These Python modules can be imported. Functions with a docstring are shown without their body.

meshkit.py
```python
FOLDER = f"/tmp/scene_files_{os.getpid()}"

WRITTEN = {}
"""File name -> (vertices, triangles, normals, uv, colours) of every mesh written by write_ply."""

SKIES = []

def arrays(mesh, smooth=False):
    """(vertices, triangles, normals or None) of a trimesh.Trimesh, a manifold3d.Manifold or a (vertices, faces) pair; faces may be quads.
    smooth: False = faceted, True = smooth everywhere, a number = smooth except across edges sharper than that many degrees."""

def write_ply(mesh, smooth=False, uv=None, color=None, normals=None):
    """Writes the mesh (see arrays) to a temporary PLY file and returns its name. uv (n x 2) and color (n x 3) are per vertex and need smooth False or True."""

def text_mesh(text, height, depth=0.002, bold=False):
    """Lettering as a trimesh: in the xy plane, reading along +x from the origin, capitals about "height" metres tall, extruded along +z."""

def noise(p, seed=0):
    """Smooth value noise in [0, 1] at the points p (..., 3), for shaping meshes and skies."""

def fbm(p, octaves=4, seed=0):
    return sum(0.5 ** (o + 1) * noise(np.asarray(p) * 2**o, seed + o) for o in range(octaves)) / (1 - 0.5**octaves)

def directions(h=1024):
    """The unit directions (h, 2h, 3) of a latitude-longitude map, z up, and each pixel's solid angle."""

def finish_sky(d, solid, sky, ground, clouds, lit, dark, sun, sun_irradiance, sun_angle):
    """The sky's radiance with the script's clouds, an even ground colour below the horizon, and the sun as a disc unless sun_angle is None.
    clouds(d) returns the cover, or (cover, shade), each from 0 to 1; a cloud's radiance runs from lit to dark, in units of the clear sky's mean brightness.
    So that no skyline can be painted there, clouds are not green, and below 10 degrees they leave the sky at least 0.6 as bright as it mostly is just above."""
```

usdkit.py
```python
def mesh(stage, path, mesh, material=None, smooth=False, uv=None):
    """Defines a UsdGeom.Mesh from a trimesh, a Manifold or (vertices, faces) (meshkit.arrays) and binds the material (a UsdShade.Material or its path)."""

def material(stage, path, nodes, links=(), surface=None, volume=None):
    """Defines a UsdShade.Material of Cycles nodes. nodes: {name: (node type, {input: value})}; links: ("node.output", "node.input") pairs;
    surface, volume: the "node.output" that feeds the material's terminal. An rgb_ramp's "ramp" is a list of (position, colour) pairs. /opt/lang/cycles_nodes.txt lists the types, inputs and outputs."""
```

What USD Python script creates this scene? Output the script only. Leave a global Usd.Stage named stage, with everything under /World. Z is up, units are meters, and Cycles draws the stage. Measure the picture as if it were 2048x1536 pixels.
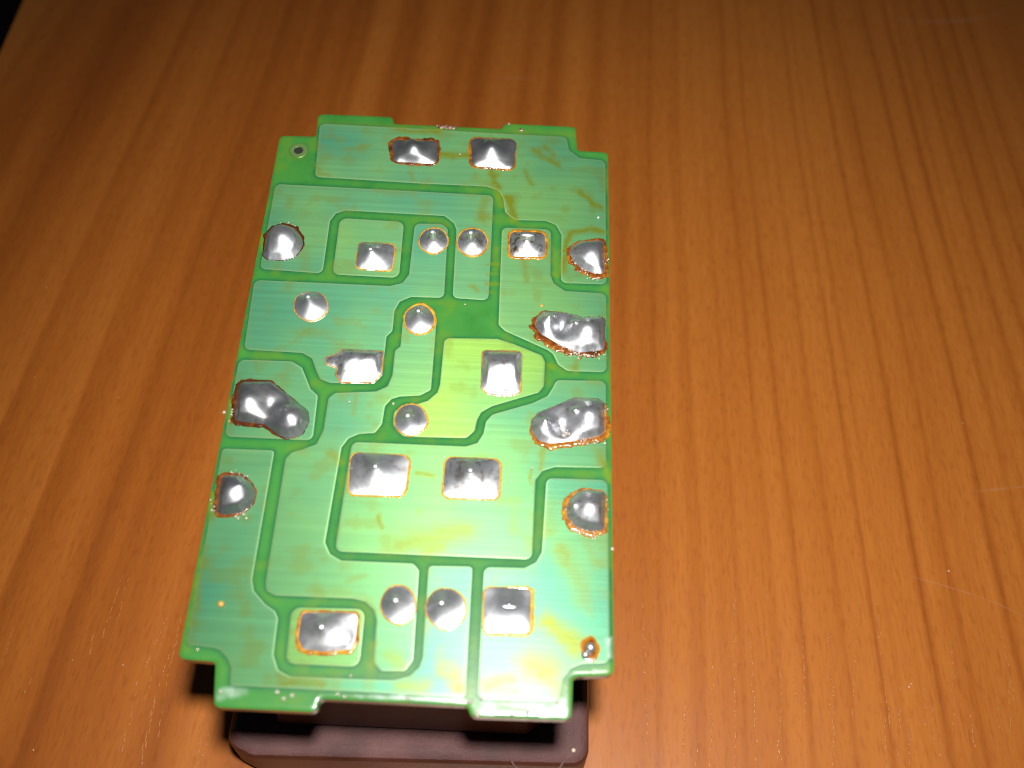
"""Solder side of a small green circuit board lying on a brown plastic relay case on a wood-effect table, lit by a flash."""
import math, sys
import numpy as np
from pxr import Usd, UsdGeom, UsdLux, UsdShade, Gf, Sdf, Vt
from scipy.spatial import Delaunay, cKDTree
import shapely
from shapely.geometry import Polygon, Point, LineString, MultiPoint
from shapely.ops import unary_union
import trimesh, usdkit, meshkit

stage = Usd.Stage.CreateInMemory()
UsdGeom.SetStageUpAxis(stage, UsdGeom.Tokens.z)
UsdGeom.SetStageMetersPerUnit(stage, 1.0)
UsdGeom.Xform.Define(stage, '/World')
rng = np.random.default_rng(7)

# ------------------------------------------------------------------ view geometry (millimetres until written out)
F = 1950.0                                   # focal length in photo pixels
CX, CY = 1024.0, 768.0
nz = lambda v: np.array(v, float) / np.linalg.norm(v)
yb = nz([155, -3535, F]); xb = nz([1, .044, 0]); xb = nz(xb - xb @ yb * yb)
nb = np.cross(xb, yb); nb = -nb if nb[2] > 0 else nb                # board normal, towards the camera
gy = nz([257, -2704, F]); tx = nz(xb - xb @ gy * gy)
nt = np.cross(tx, gy); nt = -nt if nt[2] > 0 else nt                # table normal
CB = 106.8                                                          # camera above the board plane
ray = lambda p: np.array([p[0] - CX, p[1] - CY, F], float)
def hit(p, n, d):
    r = ray(p)
    return r * d / (n @ r)
R = np.array([tx, gy, nt])                                          # camera frame -> world (table) frame
BC = hit((830, 800), nb, -CB)                                       # board centre on its solder-side surface
near = hit((800, 1440), nb, -CB)
H_TABLE, H_FLANGE = 28.0, 20.0                                      # table and case rim below the board's near edge
OT = nt @ near - H_TABLE
org = BC - (nt @ BC - OT) * nt                                      # world origin: the table under the board centre
world = lambda X: R @ (np.asarray(X, float) - org)
table_px = lambda p: world(hit(p, nt, OT))                          # photo pixel -> point of the table top
rim_px = lambda p: world(hit(p, nt, nt @ near - H_FLANGE))
RIM_Z = H_TABLE - H_FLANGE
def board_px(p):
    X = hit(p, nb, -CB) - BC
    return np.array([X @ xb, X @ yb])
MM = 0.001

# ------------------------------------------------------------------ camera
cam = UsdGeom.Camera.Define(stage, '/World/camera')
cw = world(np.zeros(3)) * MM
right, up, back = R @ [1, 0, 0], R @ [0, -1, 0], R @ [0, 0, -1]
M = Gf.Matrix4d(*right, 0, *up, 0, *back, 0, *cw, 1)
cam.AddTransformOp().Set(M)
cam.CreateHorizontalApertureAttr(36.0); cam.CreateVerticalApertureAttr(27.0)
cam.CreateFocalLengthAttr(F / 2048 * 36.0)
cam.CreateClippingRangeAttr(Gf.Vec2f(0.005, 20))
cam.CreateFStopAttr(19.0); cam.CreateFocusDistanceAttr(0.130)
cam.CreateExposureAttr(0.0)

# ------------------------------------------------------------------ light: one small flash near the lens, and the faint room around
LIGHT = np.array([8.5, -36.9, -26.9])                               # in the camera frame
lw = world(LIGHT) * MM
aim = world(hit((1160, 890), nt, OT)) * MM
lz = nz(lw - aim); lx = nz(np.cross([0, 1, 0], lz)); ly = np.cross(lz, lx)
fl = UsdLux.SphereLight.Define(stage, '/World/flash_lamp')
fl.AddTransformOp().Set(Gf.Matrix4d(*lx, 0, *ly, 0, *lz, 0, *lw, 1))
fl.CreateRadiusAttr(0.0078)
fl.CreateIntensityAttr(1170.0)
sh = UsdLux.ShapingAPI.Apply(fl.GetPrim()); sh.CreateShapingConeAngleAttr(49.0); sh.CreateShapingConeSoftnessAttr(1.0)
fl.CreateColorAttr(Gf.Vec3f(1.0, 0.97, 0.92))
dome = UsdLux.DomeLight.Define(stage, '/World/sky')
usdkit.material(stage, '/World/Looks/room_dark', {'b': ('background_shader', {'color': (0.8, 0.9, 1.0), 'strength': 0.022})}, surface='b.background')
UsdShade.MaterialBindingAPI.Apply(dome.GetPrim()).Bind(UsdShade.Material.Get(stage, '/World/Looks/room_dark'))
dome.GetPrim().SetCustomDataByKey('kind', 'structure')

# ------------------------------------------------------------------ helpers
def tag(o, **kw):
    p = o.GetPrim() if hasattr(o, 'GetPrim') else o
    for k, v in kw.items():
        p.SetCustomDataByKey(k, v)
    return p
_n = {}
def numbered(parent, name):
    k = (parent, name); c = _n.get(k, -1) + 1; _n[k] = c
    return f'{parent}/{name}' if c == 0 else f'{parent}/{name}_{c:03d}'
def thing(name, label, category, matrix=None, parent='/World'):
    x = UsdGeom.Xform.Define(stage, numbered(parent, name))
    if matrix is not None:
        x.AddTransformOp().Set(matrix)
    tag(x, label=label, category=category)
    return str(x.GetPath())
def part(parent, name, v, f, mat, smooth=True, attrs=None, **kw):
    """one Mesh prim; v in millimetres"""
    p = numbered(parent, name)
    v, f = np.asarray(v, float) * MM, np.asarray(f, int)
    used = np.unique(f)
    if len(used) < len(v):
        inv = np.zeros(len(v), int); inv[used] = np.arange(len(used)); f = inv[f]; v = v[used]
        attrs = {k: np.asarray(a)[used] for k, a in (attrs or {}).items()}
    m = usdkit.mesh(stage, p, (v, np.asarray(f)), MAT[mat], smooth=smooth)
    for k, a in (attrs or {}).items():
        a = np.asarray(a, np.float32)
        if a.ndim == 2:
            UsdGeom.PrimvarsAPI(m).CreatePrimvar(k, Sdf.ValueTypeNames.Color3fArray, 'vertex').Set(Vt.Vec3fArray.FromNumpy(a))
        else:
            UsdGeom.PrimvarsAPI(m).CreatePrimvar(k, Sdf.ValueTypeNames.FloatArray, 'vertex').Set(Vt.FloatArray.FromNumpy(a))
    if kw:
        tag(m, **kw)
    return p
def flatten(tm):
    return np.array(tm.vertices), np.array(tm.faces)
def rounded(pts, r, r2=None):
    """polygon of photo pixels on the board -> board mm with rounded corners"""
    P = Polygon([board_px(p) for p in pts]).buffer(0)
    r2 = r if r2 is None else r2
    P = P.buffer(r2, quad_segs=12).buffer(-r2 - r, quad_segs=12).buffer(r, quad_segs=12)
    return max(P.geoms, key=lambda g: g.area) if hasattr(P, 'geoms') else P
def ring_pts(P, step):
    out = []
    for ring in [P.exterior, *P.interiors]:
        n = max(8, int(ring.length / step))
        out.append(np.array([ring.interpolate(t * ring.length / n).coords[0] for t in range(n)]))
    return np.vstack(out)
def tri_fill(P, step, rings=(), edge_step=None):
    """dense triangulation of a polygon: boundary, inner rings at the given depths, and a jittered grid; returns xy, faces, depth from the edge"""
    edge_step = edge_step or step
    bp = ring_pts(P, edge_step)
    pts, last = [bp], 0
    for d in rings:
        Q = P.buffer(-d)
        for g in getattr(Q, 'geoms', [Q]):
            if not g.is_empty:
                pts.append(ring_pts(g, edge_step))
        last = d
    x0, y0, x1, y1 = P.bounds
    gx, gy_ = np.meshgrid(np.arange(x0, x1, step), np.arange(y0, y1, step))
    gx = gx + (np.arange(gx.shape[0]) % 2)[:, None] * step / 2
    g = np.stack([gx.ravel(), gy_.ravel()], 1) + rng.normal(0, step * .06, (gx.size, 2))
    Q = P.buffer(-last - step * .55)
    if not Q.is_empty:
        g = g[shapely.contains_xy(Q, g[:, 0], g[:, 1])]
        pts.append(g)
    pts = np.vstack(pts)
    T = Delaunay(pts).simplices
    c = pts[T].mean(1)
    T = T[shapely.contains_xy(P, c[:, 0], c[:, 1])]
    a, b, cc = pts[T[:, 0]], pts[T[:, 1]], pts[T[:, 2]]
    s = (b[:, 0] - a[:, 0]) * (cc[:, 1] - a[:, 1]) - (b[:, 1] - a[:, 1]) * (cc[:, 0] - a[:, 0])
    T[s < 0] = T[s < 0][:, ::-1]
    T = T[np.abs(s) > 1e-9]
    dense = ring_pts(P, 0.04)
    d = cKDTree(dense).query(pts)[0]
    return pts, T, d
def noise2(xy, s, seed=0, oct=3):
    return meshkit.fbm(np.c_[np.asarray(xy) * s, np.full(len(xy), seed * 3.7)], oct, seed)
smooth01 = lambda t: np.clip(t, 0, 1) ** 2 * (3 - 2 * np.clip(t, 0, 1))

# ------------------------------------------------------------------ materials
MAT = {}
def mat(name, nodes, links, surface):
    MAT[name] = f'/World/Looks/{name}'
    return usdkit.material(stage, MAT[name], nodes, links, surface=surface)
bx = tuple(R @ (yb * math.cos(.25) - xb * math.sin(.25))); by = tuple(R @ yb)
# wood laminate: the grain is a vertex colour of the sheet, pores and haze come from here
mat('wood_laminate', {
    'c': ('attribute', {'attribute': 'grain'}),
    't': ('texture_coordinate', {}),
    'm2': ('mapping', {'scale': (2200.0, 420.0, 1.0)}),
    'n2': ('noise_texture', {'scale': 1.0, 'detail': 3.0}),
    'hs': ('math', {'math_type': 'multiply', 'value2': 0.16}),
    'h': ('math', {'math_type': 'subtract', 'value2': 0.0}),
    'bump': ('bump', {'strength': 1.0, 'distance': 0.00004}),
    'm3': ('mapping', {'scale': (2400.0, 170.0, 1.0)}), 'n3': ('noise_texture', {'scale': 1.0, 'detail': 4.0, 'roughness': 0.6}),
    'r3': ('map_range', {'from_min': 0.35, 'from_max': 0.75, 'to_min': 0.0, 'to_max': 0.6, 'clamp': True}),
    'dk': ('mix_color', {'blend_type': 'multiply', 'b': (0.78, 0.6, 0.42)}),
    'rr': ('map_range', {'from_min': 0.3, 'from_max': 0.7, 'to_min': 0.3, 'to_max': 0.42}),
    'r5': ('map_range', {'from_min': 0.52, 'from_max': 0.68, 'to_min': 0.0, 'to_max': 0.42, 'clamp': True}),
    'dk2': ('mix_color', {'blend_type': 'multiply', 'b': (0.74, 0.58, 0.45)}),
    'p': ('principled_bsdf', {'roughness': 0.36, 'specular_ior_level': 0.42}),
}, [('t.object', 'm2.vector'), ('m2.vector', 'n2.vector'),
    ('n2.fac', 'hs.value1'), ('hs.value', 'h.value1'), ('h.value', 'bump.height'), ('bump.normal', 'p.normal'),
    ('t.object', 'm3.vector'), ('m3.vector', 'n3.vector'), ('n3.fac', 'r3.value'), ('r3.result', 'dk.fac'), ('c.color', 'dk.a'), ('n2.fac', 'r5.value'), ('r5.result', 'dk2.fac'), ('dk.result', 'dk2.a'), ('dk2.result', 'p.base_color'),
    ('n3.fac', 'rr.value'), ('rr.result', 'p.roughness')], 'p.BSDF')
mat('edge_band', {'p': ('principled_bsdf', {'base_color': (0.05, 0.02, 0.008), 'roughness': 0.5})}, [], 'p.BSDF')
mat('dark_floor', {'n': ('noise_texture', {'scale': 6.0}), 'r': ('rgb_ramp', {'ramp': [(0, (0.006, 0.007, 0.006)), (1, (0.014, 0.014, 0.012))]}),
                   'p': ('principled_bsdf', {'roughness': 0.8})}, [('n.fac', 'r.fac'), ('r.color', 'p.base_color')], 'p.BSDF')
mat('dust', {'p': ('principled_bsdf', {'base_color': (0.45, 0.36, 0.28), 'roughness': 0.7})}, [], 'p.BSDF')
# brown phenolic case
mat('brown_plastic', {
    'g': ('geometry', {}),
    'n': ('noise_texture', {'scale': 8500.0, 'detail': 3.0, 'roughness': 0.7}),
    'n1': ('noise_texture', {'scale': 180.0, 'detail': 3.0}),
    'r': ('rgb_ramp', {'ramp': [(0.3, (0.04, 0.010, 0.009)), (0.55, (0.07, 0.02, 0.018)), (0.8, (0.095, 0.036, 0.032))]}),
    'b': ('bump', {'strength': 0.7, 'distance': 0.00014}),
    'p': ('principled_bsdf', {'roughness': 0.4, 'specular_ior_level': 0.5})},
    [('g.position', 'n.vector'), ('g.position', 'n1.vector'), ('n1.fac', 'r.fac'), ('r.color', 'p.base_color'), ('n.fac', 'b.height'), ('b.normal', 'p.normal')], 'p.BSDF')
mat('black_plastic', {'p': ('principled_bsdf', {'base_color': (0.008, 0.008, 0.008), 'roughness': 0.7})}, [], 'p.BSDF')
# green board: bare laminate under solder mask. 'edge' = closeness to copper, 'stain' = burnt flux
mat('solder_mask', {
    'g': ('geometry', {}), 'e': ('attribute', {'attribute': 'edge'}), 's': ('attribute', {'attribute': 'stain'}),
    'n': ('noise_texture', {'scale': 260.0, 'detail': 4.0}),
    'r': ('rgb_ramp', {'ramp': [(0.3, (0.024, 0.13, 0.022)), (0.5, (0.031, 0.152, 0.028)), (0.7, (0.046, 0.162, 0.022))]}),
    'x1': ('mix_color', {'b': (0.006, 0.075, 0.033)}),
    'x2': ('mix_color', {'b': (0.10, 0.16, 0.006)}),
    'n2': ('noise_texture', {'scale': 900.0, 'detail': 3.0}),
    'b': ('bump', {'strength': 0.15, 'distance': 0.00008}),
    'p': ('principled_bsdf', {'roughness': 0.3, 'specular_ior_level': 0.35, 'coat_weight': 0.4, 'coat_roughness': 0.12, 'subsurface_weight': 0.0})},
    [('g.position', 'n.vector'), ('n.fac', 'r.fac'), ('r.color', 'x1.a'), ('e.fac', 'x1.fac'), ('x1.result', 'x2.a'), ('s.fac', 'x2.fac'),
     ('x2.result', 'p.base_color'), ('g.position', 'n2.vector'), ('n2.fac', 'b.height'), ('b.normal', 'p.normal')], 'p.BSDF')
mat('laminate_edge', {'p': ('principled_bsdf', {'base_color': (0.16, 0.3, 0.07), 'roughness': 0.5})}, [], 'p.BSDF')
# brushed copper under green lacquer
mat('lacquered_copper', {
    'g': ('geometry', {}), 't': ('texture_coordinate', {}),
    's': ('attribute', {'attribute': 'stain'}), 'e': ('attribute', {'attribute': 'edge'}), 'k': ('attribute', {'attribute': 'tint'}),
    'm': ('mapping', {'scale': (50.0, 4300.0, 1.0)}), 'n': ('noise_texture', {'scale': 1.0, 'detail': 4.0, 'roughness': 0.7, 'distortion': 0.5}),
    'm2': ('mapping', {'scale': (30.0, 1700.0, 1.0), 'rotation': (0, 0, 0.06)}), 'n2': ('noise_texture', {'scale': 1.0, 'detail': 3.0}),
    'tv': ('combine_xyz', {'x': bx[0], 'y': bx[1], 'z': bx[2]}),
    'a': ('math', {'math_type': 'add'}),
    'b': ('bump', {'strength': 0.5, 'distance': 0.00002}),
    'teal': ('mix_color', {'a': (0.042, 0.185, 0.105), 'b': (0.15, 0.29, 0.042)}),
    'var': ('map_range', {'from_min': 0.35, 'from_max': 0.7, 'to_min': 0.93, 'to_max': 1.07}),
    'sc': ('vector_math', {'math_type': 'scale'}),
    'st': ('mix_color', {'b': (0.105, 0.135, 0.002)}),
    'ed': ('mix_color', {'b': (0.17, 0.24, 0.1)}),
    'd': ('principled_bsdf', {'roughness': 0.44, 'metallic': 0.46, 'specular_ior_level': 0.35, 'anisotropic': 0.72, 'coat_weight': 0.2, 'coat_roughness': 0.3})},
    [('tv.vector', 'd.tangent'), ('t.object', 'm.vector'), ('m.vector', 'n.vector'), ('t.object', 'm2.vector'), ('m2.vector', 'n2.vector'), ('n.fac', 'a.value1'), ('n2.fac', 'a.value2'),
     ('a.value', 'b.height'), ('b.normal', 'd.normal'), ('k.fac', 'teal.fac'), ('n2.fac', 'var.value'), ('teal.result', 'sc.vector1'), ('var.result', 'sc.scale'),
     ('sc.vector', 'st.a'), ('s.fac', 'st.fac'), ('st.result', 'ed.a'), ('e.fac', 'ed.fac'), ('ed.result', 'd.base_color')], 'd.BSDF')
def solder(name, dark):
    met = 0.92 if dark > .9 else 0.94
    mat(name, {
        'g': ('geometry', {}), 'n': ('noise_texture', {'scale': 420.0, 'detail': 4.0, 'roughness': 0.5}),
        'r': ('rgb_ramp', {'ramp': [(0.3, tuple(np.array((0.52, 0.54, 0.59)) * dark)), (0.55, tuple(np.array((0.6, 0.62, 0.66)) * dark)), (0.75, tuple(np.array((0.68, 0.69, 0.71)) * dark))]}),
        's': ('attribute', {'attribute': 'stain'}), 'x': ('mix_color', {'b': (0.16, 0.10, 0.03)}),
        'rr': ('map_range', {'from_min': 0.3, 'from_max': 0.7, 'to_min': 0.36, 'to_max': 0.42}),
        'n2': ('noise_texture', {'scale': 1800.0, 'detail': 3.0}), 'b': ('bump', {'strength': 0.12, 'distance': 0.00005}),
        'p': ('principled_bsdf', {'metallic': met, 'coat_weight': 0.6, 'coat_roughness': 0.13})},
        [('g.position', 'n.vector'), ('n.fac', 'r.fac'), ('r.color', 'x.a'), ('s.fac', 'x.fac'), ('x.result', 'p.base_color'), ('n.fac', 'rr.value'), ('rr.result', 'p.roughness'),
         ('g.position', 'n2.vector'), ('n2.fac', 'b.height'), ('b.normal', 'p.normal')], 'p.BSDF')
solder('solder', 1.0)
solder('solder_dull', 0.7)
mat('burnt_flux', {
    'g': ('geometry', {}), 'n': ('noise_texture', {'scale': 1500.0, 'detail': 3.0}), 'k': ('attribute', {'attribute': 'burn'}),
    'r': ('rgb_ramp', {'ramp': [(0.2, (0.46, 0.28, 0.03)), (0.5, (0.30, 0.125, 0.009)), (0.75, (0.15, 0.042, 0.005)), (0.95, (0.05, 0.013, 0.003))]}),
    'ad': ('math', {'math_type': 'multiply_add', 'value2': 0.55}), 'b': ('bump', {'strength': 0.45, 'distance': 0.00012}),
    'p': ('principled_bsdf', {'roughness': 0.22, 'coat_weight': 0.8, 'coat_roughness': 0.06})},
    [('g.position', 'n.vector'), ('n.fac', 'ad.value1'), ('k.fac', 'ad.value3'), ('ad.value', 'r.fac'), ('r.color', 'p.base_color'), ('n.fac', 'b.height'), ('b.normal', 'p.normal')], 'p.BSDF')
mat('flux_bubble', {'p': ('principled_bsdf', {'base_color': (0.75, 0.68, 0.6), 'roughness': 0.06, 'transmission_weight': 0.65, 'ior': 1.35})}, [], 'p.BSDF')
mat('flux_haze', {
    'a': ('attribute', {'attribute': 'fade'}), 'g': ('geometry', {}), 'n': ('noise_texture', {'scale': 700.0, 'detail': 4.0}),
    'r': ('map_range', {'from_min': 0.32, 'from_max': 0.68, 'to_min': 0.1, 'to_max': 1.0, 'clamp': True}), 'm': ('math', {'math_type': 'multiply', 'use_clamp': True}),
    'b': ('bump', {'strength': 0.5, 'distance': 0.0001}),
    't': ('transparent_bsdf', {}), 'p': ('principled_bsdf', {'base_color': (0.62, 0.75, 0.68), 'roughness': 0.25}), 'x': ('mix_closure', {})},
    [('g.position', 'n.vector'), ('n.fac', 'r.value'), ('r.result', 'm.value1'), ('a.fac', 'm.value2'), ('m.value', 'x.fac'), ('n.fac', 'b.height'), ('b.normal', 'p.normal'),
     ('t.BSDF', 'x.closure1'), ('p.BSDF', 'x.closure2')], 'x.closure')
mat('crumb', {'p': ('principled_bsdf', {'base_color': (0.42, 0.22, 0.03), 'roughness': 0.4})}, [], 'p.BSDF')
mat('char', {'g': ('geometry', {}), 'n': ('noise_texture', {'scale': 2500.0, 'detail': 2.0}), 'r': ('rgb_ramp', {'ramp': [(0.35, (0.02, 0.012, 0.008)), (0.6, (0.2, 0.12, 0.08)), (0.75, (0.5, 0.42, 0.35))]}),
             'p': ('principled_bsdf', {'roughness': 0.35})}, [('g.position', 'n.vector'), ('n.fac', 'r.fac'), ('r.color', 'p.base_color')], 'p.BSDF')

# ------------------------------------------------------------------ floor far below, and the table
fz = -740.0
part('/World', 'floor', [(-2500, -2500, fz), (2500, -2500, fz), (2500, 2500, fz), (-2500, 2500, fz)], [(0, 1, 2), (0, 2, 3)], 'dark_floor', smooth=False, kind='structure', label='dark floor far below the table edge')
TAB = thing('wooden_table', 'orange brown wood effect table top with dark grain under the board', 'table')
e0, e1 = table_px((47, 0)), table_px((0, 106))
ed = nz((e1 - e0)[:2])
# grain lines read at one height of the photo, as positions across the table; (x, dark, kind): thin lines on the right, saw-toothed bands on the left
def across(p):
    q = table_px(p)
    return q[0], q[1]
lines = []
for x, d, w in [(1233, .35, 1.0), (1308, .55, 1.3), (1376, .5, 1.2), (1436, .4, .8), (1490, .5, 1.1), (1533, .8, 1.1), (1596, .5, 1.1), (1648, .85, 1.0), (1672, .5, 1.2), (1736, .9, 1.2),
                (1788, .6, 1.1), (1867, .9, 1.2), (1920, .9, 1.5), (1945, .6, 1.1), (1987, .6, 1.4), (2030, .8, 1.5), (2075, .8, 1.4), (2120, .7, 1.3)]:
    lines.append((*across((x, 600)), d * .82, w * .65, 0))
for x, d, w in [(171, .75, 9.0), (292, .7, 7.5), (405, .8, 6.0)]:
    lines.append((*across((x, 480)), d, w, 1))
for x, d, w in [(26, .85, 9.0)]:
    lines.append((*across((x, 480)), d, w, 2))
for x, d, w in [(100, .8, 8.0)]:
    lines.append((*across((x, 100)), d, w, 2))
for x, d, w in [(690, .75, 3.0), (800, .85, 3.5), (622, .65, 3.5), (905, .6, 3.0), (960, .9, 3.0), (1060, .55, 2.5), (1110, .6, 2.5), (1190, .65, 2.5), (1250, .45, 1.5)]:
    lines.append((*across((x, 150)), d, w, 2))
for x, d, w in [(150, .6, 3.0), (215, .5, 5.0), (60, .55, 4.0), (300, .3, 3.0), (1290, .35, 1.3), (1395, .3, 1.0)]:
    lines.append((*across((x, 1430)), d, w, 2))
xs = np.arange(-150, 150.1, 0.45)
ys = np.arange(-90, 330.1, 4.0)
GX, GY = np.meshgrid(xs, ys)
wob = 2.2 * (meshkit.fbm(np.stack([GX * .012, GY * .011, GX * 0 + 3.1], -1), 3, 5) - .5) + 0.7 * (meshkit.noise(np.stack([GX * .05, GY * .03, GX * 0], -1), 8) - .5)
dark = np.zeros_like(GX)
for x, y, d, w, kind in lines:
    wl = 2.2 * (meshkit.fbm(np.array([[x * .012, y * .011, 3.1]]), 3, 5)[0] - .5)
    t = (GX + wob) - (x + wl)
    amp = d * (0.65 + 0.7 * meshkit.noise(np.stack([GX * 0 + x, GY * .02, GX * 0], -1), 2))
    if kind == 0:
        s = np.exp(-np.abs(t / (w * .55)) ** 1.5)
    elif kind == 1:
        s = np.where(t > 0, np.exp(-t / w), np.exp(-(t / .5) ** 2)) * np.clip((t + 1.2) / 1.4, 0, 1)
    else:
        s = np.exp(-(t / w) ** 2)
    dark = np.maximum(dark, s * amp) + 0.25 * np.minimum(dark, s * amp)
fine = meshkit.fbm(np.stack([(GX + wob) * .55, GY * .018, GX * 0 + 9], -1), 4, 11)
broad = meshkit.fbm(np.stack([(GX + wob) * .09, GY * .008, GX * 0 + 2], -1), 3, 21)
D = np.clip(dark * .62 + (fine - .5) * .42 + (broad - .5) * .3 + 0.1, 0, 1)[..., None]
light_c, mid_c, dark_c = np.array([0.33, 0.112, 0.018]), np.array([0.265, 0.079, 0.0105]), np.array([0.165, 0.041, 0.0045])
col = np.where(D < .4, light_c + (mid_c - light_c) * (D / .4), mid_c + (dark_c - mid_c) * ((D - .4) / .6))
ok = ((GX - e0[0]) * -ed[1] + (GY - e0[1]) * ed[0])
side = np.sign((-e0[0]) * -ed[1] + (-e0[1]) * ed[0])
# the sheet is cut along the straight table edge: every row starts on it
xl = e0[0] + (GY - e0[1]) * ed[0] / ed[1]
rows = []
nx = len(xs)
PX = np.maximum(GX, xl)
v = np.stack([PX, GY, np.zeros_like(GX)], -1).reshape(-1, 3)
idx = np.arange(v.shape[0]).reshape(GX.shape)
q = np.stack([idx[:-1, :-1], idx[:-1, 1:], idx[1:, 1:], idx[1:, :-1]], -1).reshape(-1, 4)
tri = np.vstack([q[:, [0, 1, 2]], q[:, [0, 2, 3]]])
ar = np.linalg.norm(np.cross(v[tri[:, 1]] - v[tri[:, 0]], v[tri[:, 2]] - v[tri[:, 0]]), axis=1)
tri = tri[ar > 1e-6]
part(TAB, 'tabletop', v, tri, 'wood_laminate', smooth=False, attrs={'grain': col.reshape(-1, 3)})
ev = []
for y in (-90, 330):
    x = e0[0] + (y - e0[1]) * ed[0] / ed[1]
    ev += [(x - .02, y, -.05), (x - .02, y, -18.0), (x + 8, y, -18.0), (x + 8, y, -.4)]
part(TAB, 'edge_band', ev, [(0, 1, 5), (0, 5, 4), (1, 2, 6), (1, 6, 5), (0, 4, 7), (0, 7, 3), (2, 3, 7), (2, 7, 6)], 'edge_band', smooth=False)
# raised pore edges that catch the flash, in strings along the grain
STR = [[(333, 1236), (275, 1368)], [(330, 1256), (287, 1409)], [(339, 1309), (300, 1431), (281, 1536)], [(327, 1415), (312, 1493)], [(309, 1400), (290, 1500)], [(270, 1387), (244, 1500)], [(187, 1272), (173, 1321)], [(206, 1268), (200, 1290)],
       [(409, 1418), (391, 1512)], [(422, 1431), (406, 1515)], [(403, 1472), (391, 1536)], [(259, 1150), (234, 1240)], [(244, 1153), (200, 1290)], [(25, 1259), (3, 1337)], [(59, 1362), (47, 1393)], [(362, 1228), (334, 1368)],
       [(1370, 1409), (1366, 1536)], [(1428, 1314), (1421, 1536)], [(1469, 1198), (1471, 1533)], [(1502, 1293), (1515, 1536)], [(1531, 1169), (1533, 1272)], [(1556, 1301), (1564, 1397), (1556, 1513)], [(1606, 1186), (1610, 1421)], [(1589, 1297), (1591, 1405)],
       [(1660, 1272), (1657, 1434)], [(1664, 1339), (1668, 1536)], [(1713, 1202), (1707, 1438)], [(1755, 1206), (1780, 1450)], [(1771, 1438), (1773, 1536)], [(1800, 1376), (1798, 1520)], [(1817, 1438), (1820, 1530)], [(1852, 1376), (1850, 1459)], [(1865, 1397), (1869, 1480)],
       [(1904, 1285), (1908, 1460)], [(1941, 1430), (1949, 1492)], [(1995, 1397), (1999, 1459)], [(2020, 1364), (2022, 1467)], [(2007, 1272), (2028, 1397)], [(1285, 1210), (1295, 1488)], [(1555, 1480), (1565, 1536)], [(1400, 1480), (1390, 1536)]]
pr = np.random.default_rng(12); sp = trimesh.creation.icosphere(subdivisions=1); SV, SF = np.array(sp.vertices), np.array(sp.faces)
pv, pf, o = [], [], 0
for st_ in STR:
    P_ = np.array([table_px(p)[:2] for p in st_])
    for a_, b_ in zip(P_[:-1], P_[1:]):
        L_ = np.linalg.norm(b_ - a_); t_ = 0.0; dr = (b_ - a_) / L_
        while t_ < L_:
            if pr.uniform() < .85:
                c_ = a_ + dr * t_ + np.array([pr.normal(0, .09), 0]); hl, hw = pr.uniform(.2, .6), pr.uniform(.04, .08)
                k_ = 1.0 if c_[0] < 0 else 1.5; q_ = SV * [hw * k_, hl, .035 * k_]; q_ = np.c_[q_[:, 0] + q_[:, 1] * dr[0] / dr[1], q_[:, 1], q_[:, 2]]
                pv.append(q_ + [c_[0], c_[1], 0.004]); pf.append(SF + o); o += len(SV)
            t_ += pr.uniform(.35, 1.5)
mat('pore_wood', {'p': ('principled_bsdf', {'base_color': (0.3, 0.11, 0.025), 'roughness': 0.32, 'specular_ior_level': 0.7})}, [], 'p.BSDF')
part(TAB, 'grain_pores', np.vstack(pv), np.vstack(pf), 'pore_wood', smooth=True, kind='stuff')
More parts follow.
